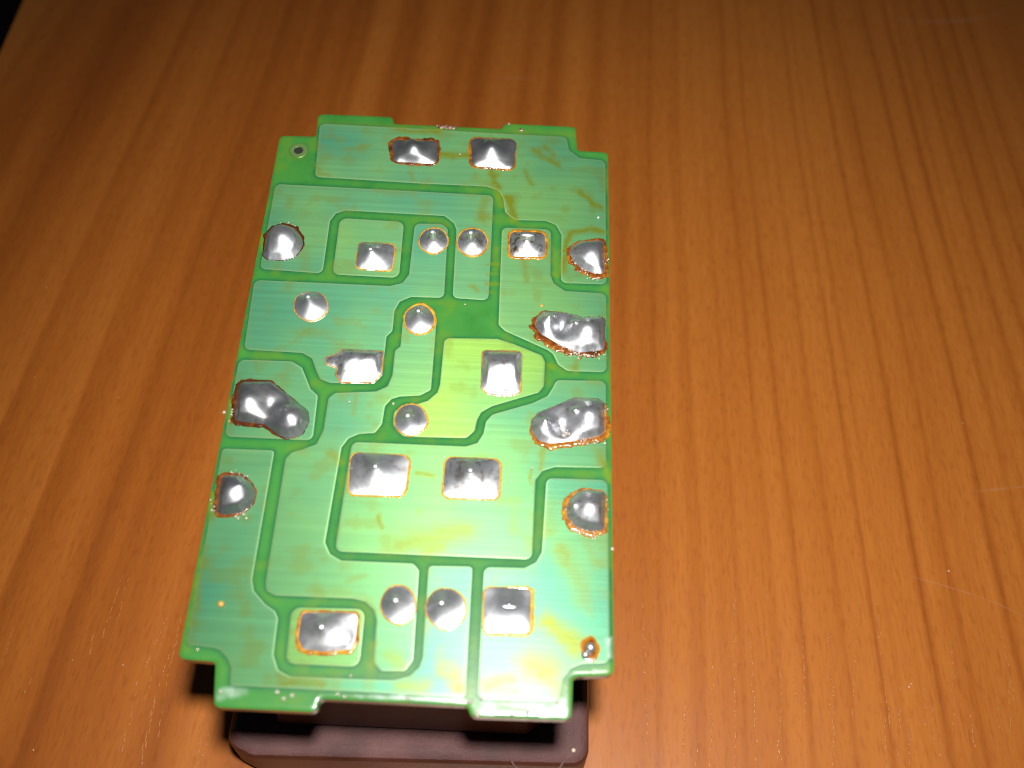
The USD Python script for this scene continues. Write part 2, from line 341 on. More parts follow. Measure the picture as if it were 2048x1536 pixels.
# pale scratches
def strip(pts, w, z):
    pts = np.array(pts); tg = np.gradient(pts[:, :2], axis=0); n_ = np.c_[-tg[:, 1], tg[:, 0]] / np.maximum(np.linalg.norm(tg, axis=1), 1e-9)[:, None]
    ww = w * np.sin(np.linspace(0.05, math.pi - .05, len(pts)))[:, None]
    a = np.c_[pts[:, :2] + n_ * ww, np.full(len(pts), z)]; b = np.c_[pts[:, :2] - n_ * ww, np.full(len(pts), z)]
    k = len(pts); f = []
    for i in range(k - 1):
        f += [(i, k + i, k + i + 1), (i, k + i + 1, i + 1)]
    return np.vstack([a, b]), f
mat('scratch', {'t': ('transparent_bsdf', {}), 'g': ('geometry', {}), 'n': ('noise_texture', {'scale': 500.0}), 'r': ('map_range', {'from_min': 0.3, 'from_max': 0.7, 'to_min': 0.0, 'to_max': 0.16, 'clamp': True}),
                'p': ('principled_bsdf', {'base_color': (0.55, 0.4, 0.3), 'roughness': 0.4}), 'x': ('mix_closure', {})},
    [('g.position', 'n.vector'), ('n.fac', 'r.value'), ('r.result', 'x.fac'), ('t.BSDF', 'x.closure1'), ('p.BSDF', 'x.closure2')], 'x.closure')
def curve_px(pts, n=24):
    pts = np.array(pts, float); t = np.linspace(0, len(pts) - 1, n); k = np.arange(len(pts))
    from scipy.interpolate import PchipInterpolator
    return [table_px((a, b)) for a, b in zip(PchipInterpolator(k, pts[:, 0])(t), PchipInterpolator(k, pts[:, 1])(t))]
for pts, w in [([(1755, 30), (1830, 42), (1900, 43), (1960, 36), (2040, 10)], .55), ([(1810, 1150), (1900, 1175), (2000, 1210), (2060, 1240)], .12), ([(1930, 985), (2060, 972)], .14),
               ([(980, 155), (1040, 157), (1070, 160)], .2)]:
    part(TAB, 'scratch', *strip(curve_px(pts), w, 0.02), 'scratch', smooth=False)
# a few specks of dust
def blobs(items, sub=1):
    vs, fs, o = [], [], 0
    for c, r in items:
        s = trimesh.creation.icosphere(subdivisions=sub, radius=r)
        vs.append(np.array(s.vertices) + c); fs.append(np.array(s.faces) + o); o += len(s.vertices)
    return np.vstack(vs), np.vstack(fs)
spk = []
for p, r in [((1897, 1142), .22), ((1818, 1374), .2), ((1926, 846), .12), ((1415, 388), .12), ((246, 1330), .14), ((67, 1500), .16), ((146, 1320), .1), ((1822, 1368), .16), ((237, 795), .12), ((93, 575), .12), ((70, 755), .1), ((1985, 230), .1), ((1880, 1510), .12), ((1725, 700), .08)]:
    q = table_px(p); r *= .62; spk.append((q + [0, 0, r * .25], r))
tag(part('/World', 'dust_speck', *blobs(spk), 'dust', smooth=True), ) if False else None
p = part('/World', 'dust_speck', *blobs(spk), 'dust', smooth=True, kind='stuff', label='pale dust specks scattered over the wooden table', category='dust')

# ------------------------------------------------------------------ brown case under the board
CASE = thing('relay_case', 'dark reddish brown plastic case standing on the table under the circuit board', 'case')
def lathe_stack(P, prof, step=0.5):
    """closed solid: profile of (inset, z) rings over polygon P, capped"""
    base = P.exterior
    n = int(base.length / step)
    vs, fs = [], []
    rings = []
    for ins, z in prof:
        Q = P.buffer(-ins, quad_segs=16)
        # project each boundary sample to the inset ring so that the rings share a count
        pts = np.array([base.interpolate(i * base.length / n).coords[0] for i in range(n)])
        ext = Q.exterior
        pts = np.array([ext.interpolate(ext.project(Point(p))).coords[0] for p in pts])
        rings.append(np.c_[pts, np.full(n, z)])
    V = np.vstack(rings)
    for k in range(len(prof) - 1):
        i = np.arange(n); j = (i + 1) % n
        a, b, c, d = k * n + i, k * n + j, (k + 1) * n + j, (k + 1) * n + i
        fs.append(np.c_[a, b, c]); fs.append(np.c_[a, c, d])
    for k, flip in ((0, True), (len(prof) - 1, False)):
        pts = rings[k][:, :2]
        T = Delaunay(pts).simplices
        c = pts[T].mean(1)
        T = T[shapely.contains_xy(Polygon(pts).buffer(1e-6), c[:, 0], c[:, 1])]
        a, b, cc = pts[T[:, 0]], pts[T[:, 1]], pts[T[:, 2]]
        s = (b[:, 0] - a[:, 0]) * (cc[:, 1] - a[:, 1]) - (b[:, 1] - a[:, 1]) * (cc[:, 0] - a[:, 0])
        T[s < 0] = T[s < 0][:, ::-1]
        fs.append((T[:, ::-1] if flip else T) + k * n)
    return V, np.vstack(fs)
r2 = lambda p: tuple(rim_px(p)[:2])
br_, bl_ = np.array(r2((1179, 1529))), np.array(r2((500, 1511)))
rt_ = np.array(r2((1179, 1352)))
lw_ = np.array(r2((449, 1484))); lt_ = np.array(r2((447, 1440)))
upd = nz(rt_ - br_); ldir = nz(lt_ - lw_)
rim = Polygon([br_, br_ + upd * 72, lw_ + upd * 74, lw_, bl_]).buffer(0)
rim = rim.buffer(-2.2, quad_segs=12).buffer(2.2, quad_segs=12)
if not rim.exterior.is_ccw: rim = Polygon(list(rim.exterior.coords)[::-1])
V, Fc = lathe_stack(rim, [(0.8, 0.05), (0.2, 0.6), (0.0, 1.5), (0.0, RIM_Z - 1.3), (0.25, RIM_Z - .5), (0.9, RIM_Z - .07), (1.5, RIM_Z)])
part(CASE, 'rim', V, Fc, 'brown_plastic', smooth=35)
# the box that stands on the rim up to the board; its front face leans a little
w0, w1 = np.array(r2((560, 1449))), np.array(r2((1052, 1472)))
w2 = np.array(r2((1082, 1450)))
inner = rim.buffer(-5)
far_l, far_r = w0 + upd * 58, w2 + upd * 58
foot = np.array([w0, w1, w2, far_r, far_l])
def under_board(x, y, gap):
    """height of the board's underside over a table point"""
    A = R @ nb; P0 = world(BC) - A * (1.6 + gap)
    return P0[2] - ((x - P0[0]) * A[0] + (y - P0[1]) * A[1]) / A[2]
cen = foot.mean(0)
top = np.array([q_ + upd * (3.2 if i < 3 else 0) for i, q_ in enumerate(foot)])
Vb = np.vstack([np.c_[foot, np.full(5, RIM_Z + .9)], np.array([(x, y, under_board(x, y, .15)) for x, y in top])])
hull = trimesh.convex.convex_hull(Vb)
part(CASE, 'housing', *flatten(hull), 'brown_plastic', smooth=False)
Vp = np.vstack([np.c_[foot + nz(upd) * 1.0, np.full(5, RIM_Z - .4)], np.c_[foot + nz(upd) * 1.0, np.full(5, RIM_Z + 1.2)]])
part(CASE, 'seal', *flatten(trimesh.convex.convex_hull(Vp)), 'black_plastic', smooth=False)
# round ejector mark on the rim
mk = rim_px((1075, 1492)); an = np.linspace(0, 2 * math.pi, 49)
rv, rf = [], []
for k, a in enumerate(an[:-1]):
    for rr_, zz in ((3.55, -.02), (3.62, .012), (3.74, .012), (3.8, -.02)):
        rv.append((mk[0] + rr_ * math.cos(a), mk[1] + rr_ * math.sin(a), RIM_Z + zz))
for k in range(48):
    for j in range(3):
        a = k * 4 + j; b = ((k + 1) % 48) * 4 + j
        rf += [(a, a + 1, b + 1), (a, b + 1, b)]
part(CASE, 'ejector_mark', rv, np.array(rf)[:, ::-1], 'brown_plastic')
q = rim_px((1147, 1501)); part(CASE, 'pale_fleck', *blobs([(q + [0, 0, .05], .28)]), 'dust')

# ------------------------------------------------------------------ circuit board
B = R @ np.stack([xb, yb, nb], 1)                                   # columns: board axes in the world
bo = world(BC) * MM
BOARD = thing('circuit_board', 'green printed circuit board with silver solder joints, solder side up', 'circuit board', Gf.Matrix4d(*B[:, 0], 0, *B[:, 1], 0, *B[:, 2], 0, *bo, 1))
OUT = [(560, 270), (632, 272.5), (636, 227), (785, 233), (787, 247), (1006, 257), (1008, 246), (1151, 253), (1154, 300.5), (1216, 304), (1228, 1350), (1146, 1353), (1143, 1440), (939, 1433), (937, 1412),
       (638, 1397), (633, 1424), (427, 1414), (431, 1323), (356, 1317)]
outline = rounded(OUT, 0.75, 0.5)
PADS = [
 ('P1', [(640, 247), (1133, 274), (1138, 300), (1159, 316), (1210, 321), (1213, 569), (1122, 566), (1123, 470), (1112, 450), (1092, 442), (1030, 440), (1010, 425), (1006, 395), (995, 380), (972, 373), (840, 367), (630, 354)], .8, .25),
 ('P2', [(551, 368), (987, 391), (977, 601), (905, 596), (913, 461), (908, 447), (889, 432), (690, 421), (672, 427), (660, 442), (645, 547), (520, 538)], .8, .15),
 ('P3', [(680, 436), (808, 444), (798, 556), (665, 549)], 1.0, .45),
 ('P4', [(509, 560), (780, 572), (805, 566), (818, 549), (830, 447), (884, 448), (896, 458), (888, 596), (822, 594), (800, 603), (789, 622), (785, 662), (773, 673), (770, 700), (763, 754), (745, 767), (660, 766), (640, 758), (632, 740), (624, 717), (605, 706), (488, 699)], .8, .15),
 ('P5', [(806, 640), (801, 693), (790, 701), (785, 750), (775, 773), (752, 783), (670, 786), (657, 796), (647, 860), (633, 888), (605, 899), (583, 905), (571, 918), (531, 1165), (533, 1182), (550, 1191), (705, 1197), (730, 1203), (748, 1220), (753, 1240), (746, 1325), (762, 1342), (810, 1342), (826, 1320), (838, 1140), (826, 1127), (682, 1121), (660, 1108), (650, 1085), (683, 895), (697, 877), (718, 868), (750, 866), (764, 848), (770, 812), (783, 798), (800, 793), (840, 791), (862, 780), (872, 655), (866, 622), (842, 610), (815, 618)], .6, .25),
 ('P6', [(889, 676), (996, 678), (1030, 689), (1084, 711), (1090, 724), (1088, 772), (1078, 785), (985, 812), (963, 824), (954, 840), (949, 862), (933, 876), (840, 874), (805, 872), (786, 850), (788, 824), (808, 808), (835, 808), (855, 802), (875, 785), (880, 770)], .8, .75),
 ('P7', [(1004, 455), (1102, 459), (1101, 550), (1107, 566), (1130, 582), (1212, 587), (1213, 745), (1135, 742), (1116, 729), (1106, 708), (1095, 700), (1010, 662), (997, 650)], .8, .25),
 ('P8', [(1113, 760), (1212, 762), (1212, 936), (1110, 934), (1085, 942), (1071, 960), (1064, 1119), (671, 1103), (672, 1085), (704, 884), (931, 893), (955, 886), (967, 867), (972, 843), (985, 829), (1066, 806), (1095, 792), (1106, 775)], .8, .32),
 ('P9', [(1093, 956), (1215, 960), (1220, 1326), (1165, 1327), (1143, 1336), (1127, 1356), (1118, 1402), (955, 1398), (968, 1134), (1050, 1136), (1073, 1124), (1084, 1104)], .8, .15),
 ('P10', [(445, 897), (549, 901), (504, 1160), (508, 1182), (530, 1208), (550, 1222), (556, 1236), (547, 1310), (556, 1340), (580, 1353), (785, 1361), (818, 1353), (838, 1335), (845, 1315), (857, 1132), (945, 1133), (930, 1394), (460, 1371), (462, 1335), (455, 1317), (440, 1300), (424, 1295), (373, 1289)], .42, .12),
 ('P11', [(583, 1215), (730, 1218), (718, 1334), (571, 1327)], 1.0, .5),
 ('P12', [(478, 719), (584, 723), (604, 735), (614, 760), (621, 778), (636, 791), (625, 881), (450, 873)], .8, .15)]
pads = [(n, rounded(p, r, .35), t) for n, p, r, t in PADS]
allpads = unary_union([p for _, p, _ in pads])
# flux stains on the lacquer: streaks (x0, y0, x1, y1, width px, strength)
STAINS = [(800, 262, 880, 262, 8, .8), (880, 310, 935, 310, 10, .9), (985, 345, 995, 378, 9, .9), (990, 378, 1000, 410, 9, .7), (1013, 395, 1030, 440, 10, .9), (1050, 345, 1065, 368, 7, .6), (1068, 300, 1120, 335, 8, .6), (1160, 385, 1200, 415, 8, .7),
          (1128, 500, 1140, 470, 9, .9), (1140, 468, 1180, 458, 8, .9), (1180, 458, 1208, 464, 7, .8), (1130, 500, 1128, 540, 7, .6), (690, 300, 740, 290, 5, .4), (645, 275, 670, 273, 6, .35), (636, 346, 660, 352, 6, .5), (820, 345, 825, 360, 6, .5),
          (970, 400, 960, 440, 12, .45), (995, 500, 990, 540, 8, .4), (1050, 520, 1053, 560, 9, .45), (1085, 290, 1110, 310, 6, .4), (940, 570, 955, 585, 6, .5), (1150, 720, 1152, 742, 7, .5), (1085, 900, 1083, 935, 6, .6), (1200, 915, 1205, 930, 10, .6),
          (930, 1060, 800, 1090, 22, .55), (880, 1090, 850, 1100, 18, .55), (760, 1030, 764, 1055, 5, .7), (835, 948, 868, 951, 6, .7), (1064, 940, 1062, 965, 3, .8), (1150, 1300, 1100, 1240, 16, .75), (1165, 1290, 1130, 1270, 20, .8), (1100, 1340, 1060, 1330, 26, .55),
          (970, 1370, 1020, 1358, 14, .5), (900, 1345, 925, 1375, 18, .5), (800, 1370, 850, 1372, 14, .55), (780, 1310, 800, 1330, 16, .5), (390, 1200, 398, 1150, 9, .6), (400, 1150, 415, 1090, 7, .35), (385, 1240, 392, 1210, 10, .5), (560, 1365, 640, 1368, 9, .6), (1170, 1060, 1190, 1120, 14, .3), (1130, 1100, 1170, 1200, 20, .35),
          (635, 330, 640, 345, 8, .4), (1100, 1010, 1105, 1060, 14, .25), (715, 790, 705, 830, 6, .4), (560, 700, 620, 660, 6, .2), (700, 1160, 730, 1150, 6, .3), (640, 1120, 650, 1118, 6, .3), (1100, 480, 1115, 540, 8, .35), (640, 1180, 700, 1190, 9, .2), (975, 529, 996, 530, 3, .9), (973, 548, 995, 549, 3, .8), (973, 566, 996, 567, 4, .9), (975, 585, 990, 586, 3, .6), (1108, 546, 1116, 548, 5, .8), (1098, 730, 1108, 736, 5, .7), (1208, 925, 1222, 960, 7, .9), (660, 905, 680, 925, 9, .6), (520, 470, 527, 500, 5, 1), (458, 800, 462, 850, 5, 1), (425, 985, 420, 1040, 5, 1), (560, 1352, 640, 1358, 8, .5), (745, 1290, 740, 1330, 8, .6)]
SS = [(board_px(s[:2]), board_px(s[2:4]), s[4] / 14.5, min(1.0, s[5] * 1.3)) for s in STAINS]
def stain_field(xy, seed=1):
    d = np.zeros(len(xy))
    w = (noise2(xy, .9, 4, 3) - .5) * 1.1
    w2_ = (noise2(xy, .9, 14, 3) - .5) * 1.1
    q = xy + np.c_[w, w2_]
    for a, b, wd, st in SS:
        ab = b - a; t = np.clip(((q - a) @ ab) / max(ab @ ab, 1e-9), 0, 1)
        r = np.linalg.norm(q - a - t[:, None] * ab, axis=1)
        d = np.maximum(d, st * np.exp(-(r / wd) ** 2 * 1.4))
    n = noise2(xy, .55, 7, 4)
    return np.clip(d * (.55 + .9 * noise2(xy, 2.2, 5, 3)) + .34 * smooth01((n - .54) / .2), 0, 1)
# the laminate: dense top face, plain sides and bottom
pts, T, d = tri_fill(outline, 0.32, rings=(.12, .3), edge_step=.3)
pt = cKDTree(np.vstack([ring_pts(p, .05) for _, p, _ in pads])).query(pts)[0]
edge = np.exp(-(pt / .28) ** 1.6) * .9
bd = smooth01(d / .25)
n0 = len(pts)
low = 0.12 * (1 - smooth01(d / .3))
ex = ring_pts(outline, .3); ne = len(ex)
v = np.vstack([np.c_[pts, -low], np.c_[pts, np.full(n0, -1.6)], np.c_[pts[:ne], -low[:ne]], np.c_[pts[:ne], np.full(ne, -1.6)]])
i = np.arange(ne); j = (i + 1) % ne
o1, o2 = 2 * n0, 2 * n0 + ne
sides = np.vstack([np.c_[i + o1, i + o2, j + o2], np.c_[i + o1, j + o2, j + o1]])
if not outline.exterior.is_ccw: sides = sides[:, ::-1]
st = stain_field(pts) * 0.8
band = smooth01((0.9 - np.abs(pts[:, 1] - board_px((820, 255))[1])) / .8) * .3
part(BOARD, 'substrate', v, np.vstack([T, T[:, ::-1] + n0, sides]), 'solder_mask', smooth=True,
     attrs={'edge': np.r_[edge, np.zeros(n0 + 2 * ne)], 'stain': np.r_[np.clip(st + band, 0, 1), np.zeros(n0 + 2 * ne)]})
# copper areas
CU = 0.013
for name, P, tint in pads:
    pts, T, d = tri_fill(P, 0.3, rings=(.05, .11, .2), edge_step=.16)
    z = CU * smooth01(d / .17) + .006
    ed_ = np.exp(-((d - .1) / .07) ** 2) * .6
    cx_ = pts - board_px((930, 1000)); cx_ = np.exp(-(cx_[:, 0] / 15) ** 2 - (cx_[:, 1] / 60) ** 2) * .12
    tn = np.clip(tint + (noise2(pts, .12, 33, 3) - .5) * .7 + cx_, 0, 1)
    part(BOARD, 'copper_pad', np.c_[pts, z], T, 'lacquered_copper', smooth=True, attrs={'stain': stain_field(pts), 'edge': ed_, 'tint': tn})
# plated hole at the corner
hc = board_px((597, 301))
def ring(cx, cy, prof, n=40):
    vs, fs = [], []
    for k in range(n):
        a = 2 * math.pi * k / n
        for r_, z_ in prof: vs.append((cx + r_ * math.cos(a), cy + r_ * math.sin(a), z_))
    m_ = len(prof)
    for k in range(n):
        for j_ in range(m_ - 1):
            a = k * m_ + j_; b = ((k + 1) % n) * m_ + j_
            fs += [(a, b, b + 1), (a, b + 1, a + 1)]
    return vs, fs
vs, fs = ring(hc[0], hc[1], [(1.38, -.01), (1.32, .05), (1.22, .06), (.72, .06), (.66, .03), (.64, .012)])
part(BOARD, 'hole_ring', vs, fs, 'lacquered_copper', attrs={'tint': np.full(len(vs), .1), 'stain': np.full(len(vs), .6), 'edge': np.full(len(vs), 0.0)})
vs, fs = ring(hc[0], hc[1], [(.66, .02), (.6, .015), (.3, .01), (.001, .012)])
part(BOARD, 'hole', vs, fs, 'black_plastic')

# ------------------------------------------------------------------ solder joints
def ell(cx, cy, rx, ry, n=36, wob=0.0, seed=0):
    g = np.random.default_rng(seed); ph = g.uniform(0, 6.28, 4); am = g.uniform(-1, 1, 4) * wob
    return [(cx + rx * math.cos(a) * (1 + sum(am[k] * math.cos((k + 2) * a + ph[k]) for k in range(4))), cy + ry * math.sin(a) * (1 + sum(am[k] * math.cos((k + 2) * a + ph[k]) for k in range(4)))) for a in np.linspace(0, 2 * math.pi, n, endpoint=False)]
def bump_h(xy, d, edge, bumps, seed, rough=.05):
    h = edge * (1 - np.exp(-d / .22))
    lim = smooth01(d / .9)
    for (x, y, A, s, *pw) in bumps:
        c = board_px((x, y)); r = np.linalg.norm(xy - c, axis=1)
        if pw and pw[0] < 0:                                         # concave fillet climbing to a pin
            k = np.clip(1 - r / (.86 * max(r.max(), 1.6)), 0, 1)
            h = h + A * (.36 * k + .64 * k ** s) * (1 - np.exp(-(d / .42) ** 1.3))
            continue
        e = pw[0] if pw else 2.0
        h = h + A * np.exp(-(r / s) ** e) * np.maximum(lim, .0)
    return h + rough * (noise2(xy, 1.3, seed, 3) - .5) * 2 * smooth01(d / .5)
def joint(label, poly, rc, edge, bumps, flux=None, lead=None, bubbles=0, seed=1, stain=.25, rough=.012, metal='solder'):
    """flux: (width mm, burn, (side weights function) or None)"""
    P = rounded(poly, rc * 1.9 if rc < .5 else (max(rc, 1.0) if len(poly) == 4 else rc), .2)
    zb = CU + .012
    J = UsdGeom.Xform.Define(stage, numbered(BOARD, 'solder_joint'))
    tag(J, label=label)
    J = str(J.GetPath())
    pts, T, d = tri_fill(P, 0.16, rings=(.05, .12), edge_step=.12)
    h = bump_h(pts, d, edge, bumps, seed, rough)
    sn = np.clip(stain * 1.5 * smooth01((noise2(pts, 2.6, seed + 50, 4) - .5) / .25), 0, 1)
    part(J, 'solder', np.c_[pts, zb + np.maximum(h, 0.0)], T, metal, smooth=True, attrs={'stain': sn})
    if flux:
        wd, burn, fn = flux; wd *= .62 if wd > .26 else .45
        O = P.buffer(wd * 1.5, quad_segs=10).intersection(outline.buffer(-.05))
        I = P.buffer(-.22)
        I = max(I.geoms, key=lambda g: g.area) if hasattr(I, 'geoms') else I
        O = Polygon(O.exterior, [I.exterior.coords])
        q, Tq, _ = tri_fill(O, .13, rings=(), edge_step=.13)
        dj = cKDTree(ring_pts(P, .05)).query(q)[0]
        ins = shapely.contains_xy(P, q[:, 0], q[:, 1])
        w = wd * np.clip(.1 + 1.6 * noise2(q, 1.5, seed + 9, 3), .12, 2)
        if fn is not None:
            w = np.maximum(w * fn(q), .05)
        s = np.where(ins, dj / .3, dj / np.maximum(w, 1e-3))
        z = CU + .012 + (.06 + .28 * np.minimum(w, .6)) * np.sqrt(np.clip(1 - s ** 2, 0, 1)) + .03 * noise2(q, 5, seed, 2) * (s < 1)
        z = np.where(s >= 1, -.25, z)                                # sinks out of sight where there is no flux
        bn = np.clip(burn + .5 * (noise2(q, 1.5, seed + 3, 3) - .5) - (0.2 * s), 0, 1)
        keep = (s[Tq] < 1).any(1)
        part(J, 'flux', np.c_[q, z], Tq[keep], 'burnt_flux', smooth=True, attrs={'burn': bn})
    if lead:
        for (x, y, r, hh, *flat) in lead:
            c = board_px((x, y)); hh = hh + float(h[np.argmin(np.linalg.norm(pts - c, axis=1))])
            vv = np.array(trimesh.creation.capsule(height=1.0, radius=r, count=[14, 18]).vertices)
            ff = np.array(trimesh.creation.capsule(height=1.0, radius=r, count=[14, 18]).faces)
            vv[:, 2] = np.where(vv[:, 2] > .5, hh + zb + (vv[:, 2] - 1.0 - r) * .6, np.where(vv[:, 2] > 1e-6, vv[:, 2], vv[:, 2]))
            if flat: vv[:, 0] *= flat[0]; vv[:, 1] *= flat[1]
            part(J, 'lead', vv + [c[0], c[1], 0], ff, 'solder', smooth=True)
    if bubbles:
        g = np.random.default_rng(seed + 100); it = []
        for spec in bubbles:
            (x0, y0, x1, y1, n, r0) = spec
            for k in range(n):
                t = g.uniform(); x, y = x0 + (x1 - x0) * t + g.normal(0, 4), y0 + (y1 - y0) * t + g.normal(0, 4)
                c = board_px((x, y)); r = r0 * g.uniform(.6, 1.35)
                if not outline.contains(Point(*c)): continue
                it.append((np.array([c[0], c[1], CU + .08 + r * .5]), r))
        part(J, 'bubble', *blobs(it, 2), 'flux_bubble', kind='stuff')
    return P
def side_w(px, py, hi, lo, sc=1.2):
    """weights that put more flux on one side: direction in photo pixels (x right, y down)"""
    n_ = nz([px, -py])
    def fn(q):
        c = q.mean(0); t = (q - c) @ n_ / (np.abs((q - c) @ n_).max() + 1e-9)
        return lo + (hi - lo) * smooth01((t * sc + 1) / 2)
    return fn
both = lambda f, g: (lambda q: np.maximum(f(q), g(q)))
joint('rectangular joint at the far edge, framed in dark amber flux, left of the pair', [(781, 279), (878, 282), (875, 331), (786, 326)], .55, .3, [(828, 306, 1.45, 1.75), (823, 291, .3, .45)], (.55, .62, both(side_w(0, -1, 1.5, .5), side_w(-.3, .3, 1.0, .4))), None, 0, 1, .1, metal='solder_dull')
joint('rectangular joint at the far edge, right of the pair, thin amber outline', [(940, 276), (1033, 279), (1029, 341), (942, 334)], .55, .3, [(983, 308, 1.45, 1.75), (977, 293, .3, .45)], (.33, .45, side_w(-.7, .7, 1.6, .6)), None, 0, 2, .1, metal='solder_dull')
joint('round joint at the left edge with a dark brown flux crust', [(532, 470), (545, 456), (568, 450), (592, 458), (605, 475), (608, 490), (600, 505), (588, 517), (565, 522), (535, 521), (525, 512), (528, 495)], .5, .35, [(566, 482, 1.6, 2.4)], (.5, .85, side_w(-.2, -1, 1.3, .12)), None, [(538, 458, 590, 450, 12, .09)], 3, .12)
joint('square joint on the small square pad', [(716, 483), (794, 488), (786, 545), (709, 539)], .45, .1, [(744, 511, 1.7, 2.6, -1)], (.16, .15, None), [(743, 511, .42, .35)], 0, 4, .2)
joint('round joint with an upright pin, left of the pair', ell(867, 482, 31, 27, wob=.02, seed=5), .5, .1, [(867, 483, 1.7, 2.6, -1)], (.16, .12, None), [(867, 486, .45, 1.75)], 0, 5, .35)
joint('round joint with an upright pin and orange rim, right of the pair', ell(945, 485, 33, 29, wob=.02, seed=6), .5, .1, [(944, 485, 1.8, 2.6, -1)], (.22, .2, None), [(942, 488, .47, 1.75)], 0, 6, .4)
joint('square joint with a flat upright lead, mottled amber', [(1017, 462), (1093, 464), (1093, 518), (1017, 517)], .7, .1, [(1053, 488, 1.8, 2.2, -1)], (.4, .3, None), [(1054, 488, .55, .75, 1.9, .8)], 0, 7, .8)
joint('half round joint at the right edge with bubbles on its near side', [(1141, 494), (1160, 483), (1209, 480), (1211, 552), (1187, 550), (1163, 541), (1145, 525), (1136, 508)], .4, .35, [(1182, 515, 1.35, 2.2)], (.75, .55, both(side_w(-.4, 1, 1.3, .25), side_w(1, .2, .9, .2))), None, [(1140, 520, 1180, 555, 16, .12), (1175, 556, 1208, 552, 12, .1), (1210, 500, 1212, 540, 6, .09)], 8, .25)
joint('round joint alone on the wide left pad', ell(622, 613, 36, 31, wob=.015, seed=9), .5, .1, [(621, 609, 1.9, 2.4, -1)], (.1, .08, None), [(620, 608, .42, .45)], 0, 9, .1)
joint('round joint in the middle of the board with an orange collar', ell(839, 640, 32, 31, wob=.02, seed=10), .5, .1, [(838, 637, 2.1, 2.4, -1)], (.34, .12, side_w(.6, -.6, 1.1, .5)), [(838, 636, .42, .3)], 0, 10, .1)
joint('ragged joint with a spur pointing left', [(685, 698), (769, 702), (765, 750), (748, 767), (680, 767), (669, 750), (674, 738), (650, 730), (648, 714), (668, 709)], .18, .1, [(700, 724, .75, 1.7), (740, 724, .8, 1.7)], (.1, .2, None), None, 0, 11, .45, .06)
joint('tall rectangular joint on the yellow pad', [(968, 700), (1040, 702), (1045, 709), (1043, 785), (1033, 791), (1010, 794), (973, 789), (961, 779), (963, 705)], .3, .1, [(985, 738, .85, 2.0), (1024, 734, .85, 2.0)], (.12, .2, None), None, 0, 12, .35, .06)
joint('round joint with a short pin at the foot of the yellow pad', ell(822, 840, 35, 33, wob=.02, seed=13), .5, .1, [(818, 841, 1.7, 2.6, -1)], (.16, .12, None), [(817, 842, .42, .5)], 0, 13, .25)
joint('large two humped joint at the left edge', [(484, 763), (543, 763), (617, 822), (619, 845), (605, 871), (574, 879), (555, 871), (529, 851), (488, 847), (468, 843), (471, 804), (475, 775)], .35, .45, [(500, 808, 1.5, 2.3), (583, 842, 1.45, 1.9), (574, 828, .3, .45), (541, 818, -.35, 1.0)], (.55, .75, side_w(-1, .25, 1.4, .12)), None, [(468, 790, 460, 850, 7, .1)], 14, .2, metal='solder_dull')
joint('dull half round joint at the left edge lower down', [(445, 949), (484, 950), (504, 966), (514, 986), (506, 1011), (484, 1027), (457, 1032), (432, 1031), (434, 992), (440, 959)], .4, .4, [(468, 990, 1.6, 2.3), (490, 982, .35, .8)], (.5, .6, side_w(-1, .1, 1.4, .4)), None, [(425, 1000, 435, 1035, 5, .1), (460, 944, 500, 955, 7, .09), (470, 1036, 492, 1030, 6, .13)], 15, .25, metal='solder_dull')
joint('square joint, left of the pair on the lower middle pad', [(708, 904), (810, 909), (822, 921), (815, 978), (804, 995), (702, 992), (694, 983), (699, 917)], .4, .1, [(753, 943, 1.75, 2.2, -1)], (.2, .1, side_w(1, .4, 1.5, .6)), [(753, 943, .4, .3)], [(705, 925, 700, 980, 4, .09)], 16, .2)
joint('square joint with amber freckles, right of the pair on the lower middle pad', [(896, 913), (993, 917), (1004, 929), (1000, 995), (989, 1001), (892, 998), (883, 989), (888, 925)], .4, .1, [(941, 950, 1.65, 2.2, -1)], (.22, .08, None), [(941, 950, .4, .3)], 0, 17, .4)
joint('long joint at the right edge crusted with red flux and bubbles', [(1086, 622), (1127, 625), (1168, 634), (1205, 633), (1211, 641), (1210, 703), (1160, 709), (1125, 697), (1100, 683), (1080, 672), (1067, 652), (1071, 636)], .4, .3, [(1173, 668, 1.7, 2.1), (1094, 650, .9, 1.3), (1098, 643, .5, .45), (1147, 655, .5, .5), (1122, 662, -.5, .9)], (.95, .6, side_w(-.45, 1, 1.3, -.25)), None, [(1105, 660, 1115, 690, 12, .14), (1115, 688, 1160, 712, 26, .13), (1155, 712, 1208, 708, 18, .12), (1095, 640, 1110, 660, 5, .16), (1120, 690, 1150, 700, 8, .16)], 18, .3)
joint('pear shaped joint at the right edge with orange flux and bubbles', [(1148, 795), (1197, 797), (1211, 808), (1212, 865), (1201, 875), (1148, 886), (1100, 892), (1076, 884), (1061, 865), (1062, 842), (1076, 825), (1107, 813)], .4, .3, [(1177, 838, 1.7, 2.1), (1089, 860, .95, 1.4), (1090, 848, .5, .45), (1146, 830, .5, .5), (1125, 862, -.5, .9)], (.85, .45, side_w(.4, 1, 1.3, -.2)), None, [(1115, 860, 1145, 880, 16, .15), (1145, 882, 1208, 886, 24, .12), (1124, 845, 1140, 868, 8, .15), (1212, 810, 1214, 870, 5, .1)], 19, .3)
joint('half round joint at the lower right edge', [(1168, 978), (1209, 982), (1213, 998), (1211, 1064), (1178, 1066), (1148, 1056), (1132, 1036), (1129, 1018), (1135, 1000), (1150, 985)], .4, .35, [(1178, 1022, 1.7, 2.2), (1142, 1018, .35, .6)], (.75, .4, side_w(-.6, .8, 1.3, .35)), None, [(1140, 1058, 1195, 1076, 22, .11), (1133, 1020, 1140, 1045, 7, .11), (1212, 990, 1212, 1060, 6, .09)], 20, .3)
